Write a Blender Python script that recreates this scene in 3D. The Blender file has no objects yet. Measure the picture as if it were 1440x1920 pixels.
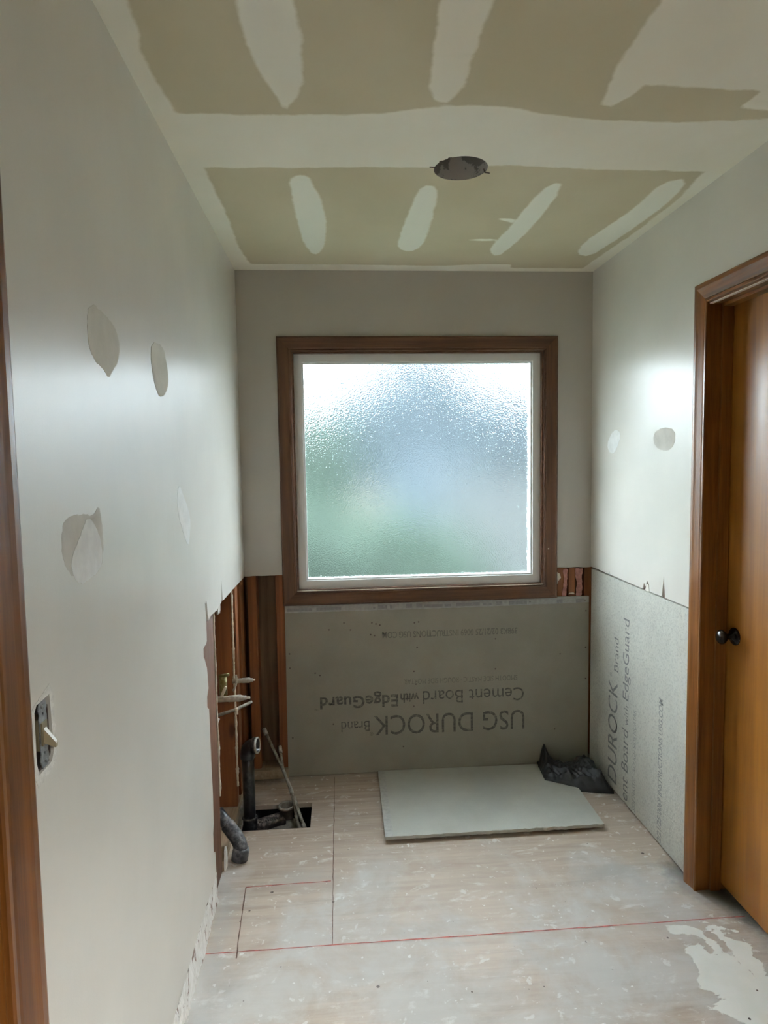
import bpy, bmesh, math, random
import numpy as np
from mathutils import Vector, Matrix, noise
random.seed(4)
PI = math.pi
C = bpy.context.scene.collection
sc = bpy.context.scene

# ---------------------------------------------------------------- camera, world, light, exposure
cam_d = bpy.data.cameras.new('camera'); cam = bpy.data.objects.new('camera', cam_d); C.objects.link(cam)
sc.camera = cam
cam_d.sensor_fit = 'VERTICAL'; cam_d.sensor_height = 24.0
cam_d.lens = 24.0 * 1224.54 / 1920.0
cam_d.clip_start = 0.02
YAW, PITCH, ROLL = 0.070385, -0.075093, -0.015858
fwd = Vector((math.sin(YAW)*math.cos(PITCH), math.cos(YAW)*math.cos(PITCH), math.sin(PITCH)))
rt = Vector((math.cos(YAW), -math.sin(YAW), 0)); up = rt.cross(fwd)
r2 = rt*math.cos(ROLL) + up*math.sin(ROLL); u2 = -rt*math.sin(ROLL) + up*math.cos(ROLL)
M = Matrix((r2, u2, -fwd)).transposed().to_4x4(); M.translation = (0, 0, 1.5388)
cam.matrix_world = M

SKY = 62.0          # overcast sky radiance
REAR = 8.5        # unseen fill lamp added behind the camera for floor and left wall, W
w = bpy.data.worlds.new('overcast_sky'); sc.world = w; w.use_nodes = True
wn = w.node_tree; wn.nodes.clear()
wo = wn.nodes.new('ShaderNodeOutputWorld'); wb = wn.nodes.new('ShaderNodeBackground')
wb.inputs[0].default_value = (0.80, 0.915, 1.0, 1); wb.inputs[1].default_value = SKY
wn.links.new(wb.outputs[0], wo.inputs[0])
# overcast sky: brighter towards the zenith
wt = wn.nodes.new('ShaderNodeTexCoord'); ws = wn.nodes.new('ShaderNodeSeparateXYZ'); wm = wn.nodes.new('ShaderNodeMapRange')
wn.links.new(wt.outputs['Generated'], ws.inputs[0]); wn.links.new(ws.outputs[2], wm.inputs[0])
wm.inputs[1].default_value = 0.0; wm.inputs[2].default_value = 0.85; wm.inputs[3].default_value = SKY*.36; wm.inputs[4].default_value = SKY
wn.links.new(wm.outputs[0], wb.inputs[1])
ld = bpy.data.lights.new('rear_fill', 'AREA'); ld.shape = 'RECTANGLE'; ld.size = 0.9; ld.size_y = 0.6
ld.energy = REAR; ld.color = (1.0, 0.985, 0.95)
lo = bpy.data.objects.new('rear_fill', ld); C.objects.link(lo)  # added fill
lo.location = (0.90, -1.05, 2.08); ld.spread = math.radians(54)
lo.rotation_euler = (Vector((-1.15, 1.62, -2.05))).to_track_quat('-Z', 'Y').to_euler()
sc.view_settings.view_transform = 'Standard'; sc.view_settings.look = 'None'
sc.view_settings.gamma = 1.0; sc.view_settings.use_curve_mapping = False
sc.view_settings.exposure = 0.42
sc.cycles.max_bounces = 16; sc.cycles.diffuse_bounces = 8; sc.cycles.transmission_bounces = 10
sc.cycles.use_denoising = True
sc.cycles.blur_glossy = 0.5

# ---------------------------------------------------------------- key dimensions (m)
XL, XR, YB, H = -0.454, 1.248, 3.139, 2.44
CUT = 1.006
YR = -1.2                      # rear wall
DW = 0.013                     # drywall thickness

# ---------------------------------------------------------------- node helpers
class NT:
    def __init__(s, name):
        s.m = bpy.data.materials.new(name); s.m.use_nodes = True
        s.t = s.m.node_tree; s.n = s.t.nodes; s.n.clear()
        s.out = s.n.new('ShaderNodeOutputMaterial')
        s.b = s.n.new('ShaderNodeBsdfPrincipled'); s.t.links.new(s.b.outputs[0], s.out.inputs[0])
    def link(s, a, b): s.t.links.new(a, b)
    def put(s, sock, v):
        if hasattr(v, 'is_output') or isinstance(v, bpy.types.NodeSocket): s.t.links.new(v, sock)
        elif isinstance(v, (tuple, list)) and len(v) == 3 and sock.type == 'RGBA': sock.default_value = (*v, 1)
        else: sock.default_value = v
    def coord(s, scale=(1, 1, 1), rot=(0, 0, 0)):
        tc = s.n.new('ShaderNodeTexCoord'); mp = s.n.new('ShaderNodeMapping')
        mp.inputs['Scale'].default_value = scale; mp.inputs['Rotation'].default_value = rot
        s.link(tc.outputs['Object'], mp.inputs[0]); return mp.outputs[0]
    def noise(s, scale=5, det=3, rough=.5, vec=None, dist=0.0):
        t = s.n.new('ShaderNodeTexNoise'); t.inputs['Scale'].default_value = scale
        t.inputs['Detail'].default_value = det; t.inputs['Roughness'].default_value = rough
        t.inputs['Distortion'].default_value = dist
        s.link(vec if vec is not None else s.coord(), t.inputs['Vector']); return t.outputs[0]
    def wave(s, scale, vec, dist=0, det=2, axis='X'):
        t = s.n.new('ShaderNodeTexWave'); t.bands_direction = axis
        t.inputs['Scale'].default_value = scale; t.inputs['Distortion'].default_value = dist
        t.inputs['Detail'].default_value = det
        s.link(vec, t.inputs['Vector']); return t.outputs[1]
    def ramp(s, v, a, b, lo=0.0, hi=1.0, smooth=True):
        t = s.n.new('ShaderNodeMapRange'); t.interpolation_type = 'SMOOTHSTEP' if smooth else 'LINEAR'
        s.put(t.inputs[0], v); t.inputs[1].default_value = a; t.inputs[2].default_value = b
        t.inputs[3].default_value = lo; t.inputs[4].default_value = hi; return t.outputs[0]
    def math(s, op, a, b=0.0, c=None):
        t = s.n.new('ShaderNodeMath'); t.operation = op; s.put(t.inputs[0], a); s.put(t.inputs[1], b)
        if c is not None: s.put(t.inputs[2], c)
        return t.outputs[0]
    def mix(s, f, a, b):
        t = s.n.new('ShaderNodeMix'); t.data_type = 'RGBA'
        s.put(t.inputs[0], f); s.put(t.inputs[6], a); s.put(t.inputs[7], b); return t.outputs[2]
    def attr(s, name):
        t = s.n.new('ShaderNodeAttribute'); t.attribute_name = name; return t.outputs['Fac']
    def bump(s, h, strength=.2, dist=.01, normal=None):
        t = s.n.new('ShaderNodeBump'); t.inputs['Strength'].default_value = strength
        t.inputs['Distance'].default_value = dist; s.link(h, t.inputs['Height'])
        if normal is not None: s.link(normal, t.inputs['Normal'])
        return t.outputs[0]
    def done(s, col, rough=.6, nrm=None, metal=0.0, spec=.5, coat=0.0, coat_r=.1):
        s.put(s.b.inputs['Base Color'], col); s.put(s.b.inputs['Roughness'], rough)
        s.put(s.b.inputs['Metallic'], metal); s.b.inputs['Specular IOR Level'].default_value = spec
        s.b.inputs['Coat Weight'].default_value = coat; s.b.inputs['Coat Roughness'].default_value = coat_r
        if nrm is not None: s.link(nrm, s.b.inputs['Normal'])
        return s.m

def mat_paint(name, col, rough=.292, streak=True):
    t = NT(name)
    n = t.noise(3.0, 3, .5); f = t.noise(260, 2, .6)
    c = t.mix(t.ramp(n, .3, .7), tuple(x*.96 for x in col), tuple(min(1, x*1.03) for x in col))
    v = t.coord((34, 34, 2.4)); st = t.noise(1.0, 4, .55, v)
    h = t.math('ADD', t.math('MULTIPLY', f, .35), t.math('MULTIPLY', st, .9))
    rg = t.ramp(st, .3, .75, rough-.006, rough+.02)
    return t.done(c, rg, t.bump(h, .12, .004), spec=.75)

def mat_plain(name, col, rough=.7, var=.08, scale=20, bump=.0, bscale=200, spec=.3, metal=0.0):
    t = NT(name)
    n = t.noise(scale, 4, .6)
    c = t.mix(t.ramp(n, .3, .7), tuple(x*(1-var) for x in col), tuple(min(1, x*(1+var)) for x in col))
    nr = t.bump(t.noise(bscale, 3, .6), bump, .004) if bump else None
    return t.done(c, rough, nr, metal, spec)

def mat_wood(name, a, b, axis='Z', rough=.35, coat=.25, gscale=1.0, knots=False):
    t = NT(name)
    sc3 = {'X': (1.2, 28, 28), 'Y': (28, 1.2, 28), 'Z': (28, 28, 1.2)}[axis]
    v = t.coord(tuple(x*gscale for x in sc3))
    n1 = t.noise(1.0, 5, .65, v, .6); n2 = t.noise(5.0, 3, .6, v)
    f = t.math('ADD', t.math('MULTIPLY', n1, .75), t.math('MULTIPLY', n2, .25))
    c = t.mix(t.ramp(f, .32, .68), a, b)
    c = t.mix(t.ramp(t.noise(2.2, 2, .5), .35, .7, 0, .35), c, tuple(x*.75 for x in a))
    if knots:
        vv = t.n.new('ShaderNodeTexVoronoi'); vv.inputs['Scale'].default_value = 1.0
        sk = {'X': (2.5, 9, 9), 'Y': (9, 2.5, 9), 'Z': (9, 9, 3.2)}[axis]
        t.link(t.coord(sk), vv.inputs['Vector'])
        c = t.mix(t.ramp(vv.outputs['Distance'], .06, .17, .8, 0), c, tuple(x*.3 for x in a))
    return t.done(c, t.ramp(n2, .3, .7, rough-.02, rough+.1), t.bump(f, .12, .002), spec=.28, coat=coat, coat_r=.22)

def mat_ceiling():
    t = NT('ceiling_drywall')
    nz = t.noise(16, 4, .6); nb = t.noise(2.4, 3, .5)
    d = t.math('ADD', t.attr('mud'), t.math('MULTIPLY', t.math('SUBTRACT', nz, .5), .022))
    m = t.ramp(d, -.006, .006)
    bare = t.mix(t.ramp(nb, .35, .65), (.56, .50, .35), (.60, .54, .39))
    mud = t.mix(t.ramp(nb, .35, .7), (.86, .82, .70), (.90, .88, .78))
    d2 = t.math('ADD', t.attr('fresh'), t.math('MULTIPLY', t.math('SUBTRACT', nz, .5), .016))
    mud2 = t.mix(t.ramp(d2, -.006, .006), mud, (.90, .90, .80))
    m = t.math('MAXIMUM', m, t.ramp(d2, -.006, .006))
    sm = t.noise(1.0, 4, .6, t.coord((2, 22, 1)))
    m = t.math('MULTIPLY', m, t.ramp(sm, .1, .4, .82, 1.0))
    return t.done(t.mix(m, bare, mud2), .8, t.bump(t.math('ADD', t.math('MULTIPLY', t.noise(350, 2, .6), .25), m), .25, .0012), spec=.2)

def mat_floor():
    t = NT('plywood_subfloor')
    v = t.coord((1.6, 26, 1)); g = t.noise(1.3, 6, .68, v, .8)
    big = t.noise(2.0, 4, .6)
    wood = t.mix(t.ramp(g, .3, .7), (.34, .27, .21), (.48, .40, .33))
    wood = t.mix(t.ramp(big, .4, .65, 0, .6), wood, (.44, .36, .29))
    wood = t.mix(t.ramp(t.noise(1.0, 5, .7, t.coord((2.5, 60, 1)), .5), .56, .70, 0, .55), wood, (.36, .27, .21))
    dust = t.ramp(t.math('ADD', t.noise(3.4, 6, .62, None, .4), t.math('MULTIPLY', t.attr('dust'), .45)), .40, .68)
    c = t.mix(t.math('MULTIPLY', dust, .78), wood, (.58, .575, .56))
    sp = t.noise(1.0, 6, .68, t.coord((9, 19, 1)), .35)
    c = t.mix(t.ramp(sp, .56, .70, 0, .50), c, (.76, .77, .75))
    sp1 = t.noise(21, 4, .62, None, .3)
    c = t.mix(t.ramp(sp1, .625, .675, 0, .5), c, (.76, .77, .75))
    sp2 = t.noise(34, 4, .6)
    c = t.mix(t.ramp(sp2, .67, .70, 0, .8), c, (.80, .81, .79))
    sp3 = t.noise(52, 2, .5)
    c = t.mix(t.ramp(sp3, .755, .775, 0, .8), c, (.10, .08, .07))
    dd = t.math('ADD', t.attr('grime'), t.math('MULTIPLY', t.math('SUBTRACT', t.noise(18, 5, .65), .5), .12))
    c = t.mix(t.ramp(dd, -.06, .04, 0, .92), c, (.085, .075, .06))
    ds = t.math('ADD', t.attr('smoke'), t.math('MULTIPLY', t.math('SUBTRACT', t.noise(9, 6, .65), .5), .25))
    c = t.mix(t.ramp(ds, -.05, .10, 0, .62), c, (.36, .36, .35))
    # white thinset spill
    n4 = t.noise(1.0, 4, .6, t.coord((16, 30, 1)), .4)
    td = t.math('ADD', t.attr('thinset'), t.math('MULTIPLY', t.math('SUBTRACT', n4, .5), .055))
    tm = t.ramp(td, -.002, .003)
    th = t.mix(t.ramp(t.noise(9, 3, .5), .3, .7), (.84, .855, .80), (.90, .91, .87))
    c = t.mix(tm, c, th)
    h = t.math('ADD', t.math('MULTIPLY', g, .5), t.math('MULTIPLY', t.noise(130, 4, .65), .5))
    h = t.math('ADD', h, t.math('MULTIPLY', tm, 1.6))
    return t.done(c, t.ramp(dust, 0, 1, .5, .75), t.bump(h, .35, .0015), spec=.3)

def mat_cement(name, base=(.46, .455, .40), rough_tex=False, ink=None, k=1.0):
    t = NT(name)
    n = t.noise(5, 5, .6); f = t.noise(420, 2, .7)
    c = t.mix(t.ramp(n, .3, .7), tuple(x*.93 for x in base), tuple(x*1.06 for x in base))
    c = t.mix(t.ramp(f, .35, .7, 0, .25), c, tuple(x*.7 for x in base))
    if rough_tex:
        c = t.mix(t.ramp(t.noise(1.0, 5, .7, t.coord((120, 95, 130))), .47, .66, 0, .45), c, tuple(x*.52 for x in base))
    if ink:
        m = t.math('MULTIPLY', t.ramp(t.wave(70, t.coord(), .3, 1, 'Y'), .1, .5, .45, 1.0), t.ramp(t.noise(60, 3, .6), .3, .5, .55, 1.0))
        c = t.mix(t.math('MULTIPLY', m, k), c, ink)
    if rough_tex:
        w1 = t.wave(130, t.coord((1, .8, .6)), 1.0, 2, 'Y'); w2 = t.wave(130, t.coord((1, .5, .9)), 1.5, 2, 'Z')
        h = t.math('ADD', t.math('MULTIPLY', t.math('MULTIPLY', w1, w2), .8), t.math('MULTIPLY', t.noise(70, 5, .7), 2.0))
        return t.done(c, .42, t.bump(h, .75, .0035), spec=.6)
    h = t.math('ADD', t.math('MULTIPLY', f, .5), t.math('MULTIPLY', t.noise(90, 3, .6), .6))
    return t.done(c, .62, t.bump(h, .25, .002), spec=.4)

def mat_ink(name, base, ink, k=1.0, vec=(1, 1, 1), axis='Z'):
    t = NT(name)
    wv = t.wave(70, t.coord(vec), .3, 1, axis)
    n = t.noise(60, 3, .6)
    m = t.math('MULTIPLY', t.ramp(wv, .1, .5, .35, 1.0), t.ramp(n, .3, .5, .45, 1.0))
    m = t.math('MULTIPLY', m, k)
    return t.done(t.mix(m, base, ink), .7, spec=.2)

def mat_glass():
    t = NT('obscure_glass')
    n1 = t.noise(170, 2, .5, t.coord((1, 1, 1))); n2 = t.noise(7, 4, .6)
    m = t.m; t.n.remove(t.b)
    t.b = t.n.new('ShaderNodeBsdfGlass'); t.b.distribution = 'BECKMANN'; t.b.inputs['Color'].default_value = (.98, .988, .98, 1)
    t.b.inputs['IOR'].default_value = 1.45; t.put(t.b.inputs['Roughness'], t.ramp(n2, .35, .7, .19, .25))
    t.link(t.bump(n1, 1.0, .0014), t.b.inputs['Normal'])
    # grime film on the pane scatters a little daylight
    tr = t.n.new('ShaderNodeBsdfTranslucent'); t.put(tr.inputs[0], t.mix(t.ramp(n2, .4, .7), (.42, .66, .50), (.60, .76, .72)))
    mx = t.n.new('ShaderNodeMixShader'); st = t.noise(1.0, 4, .6, t.coord((9, 9, 2.2)), 1.0)
    t.link(t.ramp(st, .35, .7, .0014, .003), mx.inputs[0]); t.link(t.b.outputs[0], mx.inputs[1]); t.link(tr.outputs[0], mx.inputs[2]); t.link(mx.outputs[0], t.out.inputs[0])
    return m

def mat_bag():
    t = NT('black_plastic')
    return t.done((.018, .02, .025), .38, t.bump(t.noise(45, 5, .6, None, 1.0), .5, .004), spec=.5)

def mat_dusty(name, dark, dusty, rough=.5, lo=.45, hi=.7, scale=25, metal=0.0):
    t = NT(name); n = t.noise(scale, 5, .65)
    g = t.n.new('ShaderNodeNewGeometry'); sx = t.n.new('ShaderNodeSeparateXYZ'); t.link(g.outputs['Normal'], sx.inputs[0])
    f = t.math('MULTIPLY', t.ramp(n, lo, hi), t.ramp(sx.outputs[2], -.2, .8, .35, 1.0))
    return t.done(t.mix(f, dark, dusty), t.ramp(f, 0, 1, rough, .85), t.bump(n, .3, .002), metal)

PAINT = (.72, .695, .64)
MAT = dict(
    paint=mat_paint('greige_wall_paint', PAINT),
    paint_shaded=mat_paint('greige_wall_paint_shaded', (.46, .43, .38), .36),  # same wall paint darkened: shade on the window wall put into the colour
    ceiling=mat_ceiling(), floor=mat_floor(),
    oak=mat_wood('stained_oak_vertical', (.09, .029, .004), (.22, .083, .015), 'Z', .33, .18),
    oak_x=mat_wood('stained_oak_across', (.09, .029, .004), (.22, .083, .015), 'X', .33, .18),
    oak_y=mat_wood('stained_oak_head', (.09, .029, .004), (.22, .083, .015), 'Y', .33, .18),
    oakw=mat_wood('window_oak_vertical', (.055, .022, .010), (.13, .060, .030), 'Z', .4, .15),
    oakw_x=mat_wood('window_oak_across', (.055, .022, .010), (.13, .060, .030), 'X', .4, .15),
    door=mat_wood('honey_stained_door_veneer', (.17, .060, .007), (.27, .11, .016), 'Z', .36, .16, .45),
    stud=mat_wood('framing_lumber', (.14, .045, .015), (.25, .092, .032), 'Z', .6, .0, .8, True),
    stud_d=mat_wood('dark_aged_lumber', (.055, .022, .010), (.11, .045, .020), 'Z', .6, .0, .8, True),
    stud_y=mat_wood('plate_lumber', (.26, .18, .11), (.40, .32, .23), 'Y', .7, .0, .8),
    dark_sheath=mat_wood('tar_brown_sheathing', (.09, .05, .028), (.22, .135, .08), 'Z', .8, .0, .5),
    shell=mat_plain('unfinished_gypsum', (.25, .15, .08), .8),
    mud=mat_plain('joint_compound', (.84, .84, .83), .85, .05, 30, .15, 120, .15),
    mudgrey=mat_plain('grey_joint_compound', (.66, .635, .57), .85, .04, 20, .1, 120, .15),
    scuff=mat_plain('scraped_drywall_paper', (.63, .60, .55), .85, .05, 20, .1, 120, .15),
    gyp=mat_plain('broken_gypsum', (.74, .72, .68), .9, .12, 60, .5, 90, .1),
    tear=mat_plain('torn_drywall_paper', (.22, .15, .125), .9, .2, 60),
    vinyl=mat_plain('white_vinyl', (.74, .74, .73), .35, .02, 5, 0, 100, .5),
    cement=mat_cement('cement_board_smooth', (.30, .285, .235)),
    cement_r=mat_cement('cement_board_rough', (.78, .775, .70), True),
    cement_f=mat_cement('cement_board_floor', (.50, .505, .455)), tape_f=mat_plain('edge_tape_pale', (.47, .475, .45), .6, .1, 60),
    tape=mat_plain('edge_tape', (.37, .365, .355), .6, .1, 60),
    caulk=mat_plain('old_glue_bead', (.66, .60, .50), .7, .15, 60, .3, 150),
    red=mat_plain('red_chalk', (.27, .07, .055), .9, .5, 60),
    seam=mat_plain('dark_seam', (.10, .055, .04), .9, .5, 60),
    abs=mat_dusty('black_drain_plastic', (.010, .011, .014), (.16, .16, .16), .3, .5, .8),
    absd=mat_dusty('dusty_drain_plastic', (.022, .023, .027), (.24, .24, .25), .4, .42, .68),
    copper=mat_dusty('weathered_copper', (.14, .105, .075), (.38, .37, .33), .5, .35, .6, 40, .3),
    nickel=mat_dusty('dusty_pipe_plastic', (.30, .27, .24), (.62, .61, .56), .4, .3, .6, 60, .2),
    brass=mat_dusty('aged_brass', (.16, .13, .04), (.42, .40, .24), .4, .4, .7, 60, .5),
    iron=mat_dusty('rusted_cast_iron', (.035, .03, .03), (.24, .20, .18), .6, .45, .7, 60),
    galv=mat_dusty('galvanised_steel', (.20, .21, .22), (.62, .64, .65), .4, .35, .65, 90, .7),
    boxdark=mat_plain('brown_box_plastic', (.13, .10, .09), .6, .2, 50),
    ivory=mat_plain('ivory_plastic', (.40, .34, .22), .4, .03, 10, 0, 100, .5),
    almond=mat_plain('almond_plastic', (.22, .185, .11), .4, .05, 10, 0, 100, .5),
    bronze=mat_plain('oil_rubbed_bronze', (.012, .009, .007), .26, .1, 10, 0, 100, .3),
    bag=mat_bag(), glass=mat_glass(),
    can=mat_dusty('smudged_can_metal', (.20, .19, .18), (.95, .90, .85), .45, .50, .54, 14, .0),
    black=mat_plain('black_gap', (.012, .011, .011), .9),
    rock=mat_plain('grey_fill', (.42, .41, .38), .9, .25, 40, .5, 60),
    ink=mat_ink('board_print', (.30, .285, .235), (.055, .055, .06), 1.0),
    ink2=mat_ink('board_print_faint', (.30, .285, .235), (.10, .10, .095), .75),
    ink_r=mat_cement('board_print_upright', (.78, .775, .70), True, (.10, .105, .115), 1.0),
    ink_r2=mat_cement('board_print_upright_faint', (.78, .775, .70), True, (.22, .225, .23), .85),
    inkt=mat_ink('tape_print', (.37, .365, .355), (.21, .21, .22), .8, (1, 1, 1), 'X'),
    grass=mat_plain('lawn_grass', (.012, .020, .011), .9, .3, 3, spec=0),
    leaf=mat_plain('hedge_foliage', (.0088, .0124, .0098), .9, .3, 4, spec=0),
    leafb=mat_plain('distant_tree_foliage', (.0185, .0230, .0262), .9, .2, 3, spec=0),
    fence=mat_plain('weathered_fence', (.0235, .0250, .0248), .9, .1, 3, spec=0),
    bark=mat_plain('tree_bark', (.08, .06, .045), .9, .2, 10),
)

# ---------------------------------------------------------------- geometry helpers
def obj(name, bm, m, parent=None, smooth=False):
    me = bpy.data.meshes.new(name); bmesh.ops.recalc_face_normals(bm, faces=bm.faces)
    bm.to_mesh(me); bm.free(); me.materials.append(MAT[m] if isinstance(m, str) else m)
    if smooth:
        for p in me.polygons: p.use_smooth = True
    o = bpy.data.objects.new(name, me); C.objects.link(o)
    if parent: o.parent = parent
    return o
def place(o, loc):
    """put the origin of a world-space mesh at loc without moving the mesh"""
    o.data.transform(Matrix.Translation(-Vector(loc))); o.location = loc
    return o
def struct(o): o['kind'] = 'structure'; return o
def tag(o, label, cat, group=None):
    o['label'] = label; o['category'] = cat
    if group: o['group'] = group
    return o
def empty(name, loc=(0, 0, 0)):
    o = bpy.data.objects.new(name, None); C.objects.link(o); o.location = loc; o.empty_display_size = .05
    return o
def adopt(o, parent):
    """parent a world-space mesh to an Empty that may stand away from the world origin"""
    o.parent = parent; o.matrix_parent_inverse = Matrix.Translation(-parent.location); return o

def box(bm, x0, x1, y0, y1, z0, z1):
    vs = [bm.verts.new(p) for p in ((x0,y0,z0),(x1,y0,z0),(x1,y1,z0),(x0,y1,z0),(x0,y0,z1),(x1,y0,z1),(x1,y1,z1),(x0,y1,z1))]
    for f in ((0,3,2,1),(4,5,6,7),(0,1,5,4),(1,2,6,5),(2,3,7,6),(3,0,4,7)): bm.faces.new([vs[i] for i in f])
    return vs
def boxm(*a, bev=0.0):
    bm = bmesh.new(); box(bm, *a)
    if bev: bmesh.ops.bevel(bm, geom=bm.edges[:], offset=bev, segments=2, affect='EDGES')
    return bm
def slab(loops, ax, v0, v1):
    """polygon (first loop) with holes (other loops), given in the two axes other than ax, extruded from v0 to v1 along ax"""
    bm = bmesh.new(); k = 'xyz'.index(ax)
    def P(a, b, v): q = [a, b]; q.insert(k, v); return q
    edges = []
    for lp in loops:
        vs = [bm.verts.new(P(a, b, v0)) for a, b in lp]
        edges += [bm.edges.new((vs[i], vs[(i+1) % len(vs)])) for i in range(len(vs))]
    bmesh.ops.triangle_fill(bm, use_beauty=True, use_dissolve=False, edges=edges)
    r = bmesh.ops.extrude_face_region(bm, geom=bm.faces[:])
    d = [0, 0, 0]; d[k] = v1-v0
    bmesh.ops.translate(bm, verts=[g for g in r['geom'] if isinstance(g, bmesh.types.BMVert)], vec=d)
    return bm
def jag(pts, amp=.003, step=.012, closed=True, seed=0):
    rnd = random.Random(seed); out = []; n = len(pts)
    for i in range(n if closed else n-1):
        a, b = Vector(pts[i]), Vector(pts[(i+1) % n]); L = (b-a).length; k = max(1, int(L/step))
        nn = Vector((-(b-a).y, (b-a).x)).normalized() if L > 1e-9 else Vector((0, 0))
        for j in range(k):
            p = a.lerp(b, j/k)
            if j: p = p + nn*rnd.uniform(-amp, amp)
            out.append((p.x, p.y))
    if not closed: out.append(tuple(pts[-1]))
    return out
def smoothpoly(pts, it=2):
    for _ in range(it):
        q = []
        for i in range(len(pts)):
            a, b = pts[i], pts[(i+1) % len(pts)]
            q += [(a[0]*.75+b[0]*.25, a[1]*.75+b[1]*.25), (a[0]*.25+b[0]*.75, a[1]*.25+b[1]*.75)]
        pts = q
    return pts
def tube(bm, pts, rad, seg=16, caps=True, hollow=0.0):
    pts = [Vector(p) for p in pts]; n = len(pts)
    rad = rad if isinstance(rad, (list, tuple)) else [rad]*n
    rings = []; ref = None
    for i in range(n):
        t = (pts[min(i+1, n-1)] - pts[max(i-1, 0)])
        if t.length < 1e-9: t = ref_t
        t.normalize(); ref_t = t.copy()
        if ref is None: ref = t.orthogonal().normalized()
        ref = (ref - t*ref.dot(t)).normalized(); b = t.cross(ref)
        rings.append([bm.verts.new(pts[i] + (ref*math.cos(2*PI*j/seg) + b*math.sin(2*PI*j/seg))*rad[i]) for j in range(seg)])
    for i in range(n-1):
        for j in range(seg):
            bm.faces.new((rings[i][j], rings[i][(j+1) % seg], rings[i+1][(j+1) % seg], rings[i+1][j]))
    if caps: bm.faces.new(rings[0][::-1]); bm.faces.new(rings[-1])
    return rings
def bez(p0, p1, p2, n=8):
    p0, p1, p2 = map(Vector, (p0, p1, p2))
    return [(p0*(1-t)**2 + p1*2*t*(1-t) + p2*t*t) for t in [i/n for i in range(n+1)]]
def lathe(bm, prof, origin, axis, seg=28):
    origin = Vector(origin); axis = Vector(axis).normalized(); a = axis.orthogonal().normalized(); b = axis.cross(a)
    rings = []
    for r, h in prof:
        if r < 1e-6: rings.append([bm.verts.new(origin+axis*h)])
        else: rings.append([bm.verts.new(origin+axis*h+(a*math.cos(2*PI*j/seg)+b*math.sin(2*PI*j/seg))*r) for j in range(seg)])
    for i in range(len(rings)-1):
        A, B = rings[i], rings[i+1]
        for j in range(seg):
            k = (j+1) % seg
            if len(A) == 1 and len(B) > 1: bm.faces.new((A[0], B[j], B[k]))
            elif len(B) == 1 and len(A) > 1: bm.faces.new((A[j], B[0], A[k]))
            elif len(A) > 1: bm.faces.new((A[j], B[j], B[k], A[k]))
def molding(P, Q, outA, outB, prof, dvec):
    """moulding leg: inner edge from P to Q; outA/outB = vector per unit width at each end (mitre); prof = [(u,d)]; dvec = out of the wall"""
    bm = bmesh.new(); P, Q, outA, outB, dvec = map(Vector, (P, Q, outA, outB, dvec))
    A = [bm.verts.new(P+outA*u+dvec*d) for u, d in prof]; B = [bm.verts.new(Q+outB*u+dvec*d) for u, d in prof]
    n = len(prof)
    for i in range(n): bm.faces.new((A[i], A[(i+1) % n], B[(i+1) % n], B[i]))
    bm.faces.new(A[::-1]); bm.faces.new(B)
    return bm
def sdf(px, py, poly):
    poly = np.array(poly, float); n = len(poly); d = np.full(px.shape, 1e9); ins = np.zeros(px.shape, bool)
    for i in range(n):
        a = poly[i]; b = poly[(i+1) % n]; e = b-a; wx = px-a[0]; wy = py-a[1]
        t = np.clip((wx*e[0]+wy*e[1])/(e@e+1e-12), 0, 1)
        d = np.minimum(d, np.hypot(wx-t*e[0], wy-t*e[1]))
        c = ((a[1] > py) != (b[1] > py))
        with np.errstate(divide='ignore', invalid='ignore'):
            xi = a[0]+(py-a[1])*(b[0]-a[0])/(b[1]-a[1]+1e-12)
        ins ^= (c & (px < xi))
    return np.where(ins, d, -d)
def add_attr(me, name, polys):
    n = len(me.vertices); co = np.empty(n*3); me.vertices.foreach_get('co', co); co = co.reshape(-1, 3)
    v = np.full(n, -1.0)
    for p in polys: v = np.maximum(v, sdf(co[:, 0], co[:, 1], p))
    at = me.attributes.new(name, 'FLOAT', 'POINT'); at.data.foreach_set('value', v.astype(np.float32))
def grid(xs, ys, z, keep=None, snap=None):
    bm = bmesh.new(); V = {}
    for i, x in enumerate(xs):
        for j, y in enumerate(ys):
            p = (x, y) if snap is None else snap(x, y)
            V[i, j] = bm.verts.new((p[0], p[1], z))
    for i in range(len(xs)-1):
        for j in range(len(ys)-1):
            if keep is None or keep((xs[i]+xs[i+1])/2, (ys[j]+ys[j+1])/2):
                bm.faces.new((V[i, j], V[i+1, j], V[i+1, j+1], V[i, j+1]))
    bmesh.ops.delete(bm, geom=[v for v in bm.verts if not v.link_faces], context='VERTS')
    return bm
def spaced(marks, step):
    out = []
    for a, b in zip(marks[:-1], marks[1:]):
        k = max(1, int(round((b-a)/step))); out += [a+(b-a)*i/k for i in range(k)]
    return out+[marks[-1]]

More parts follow.
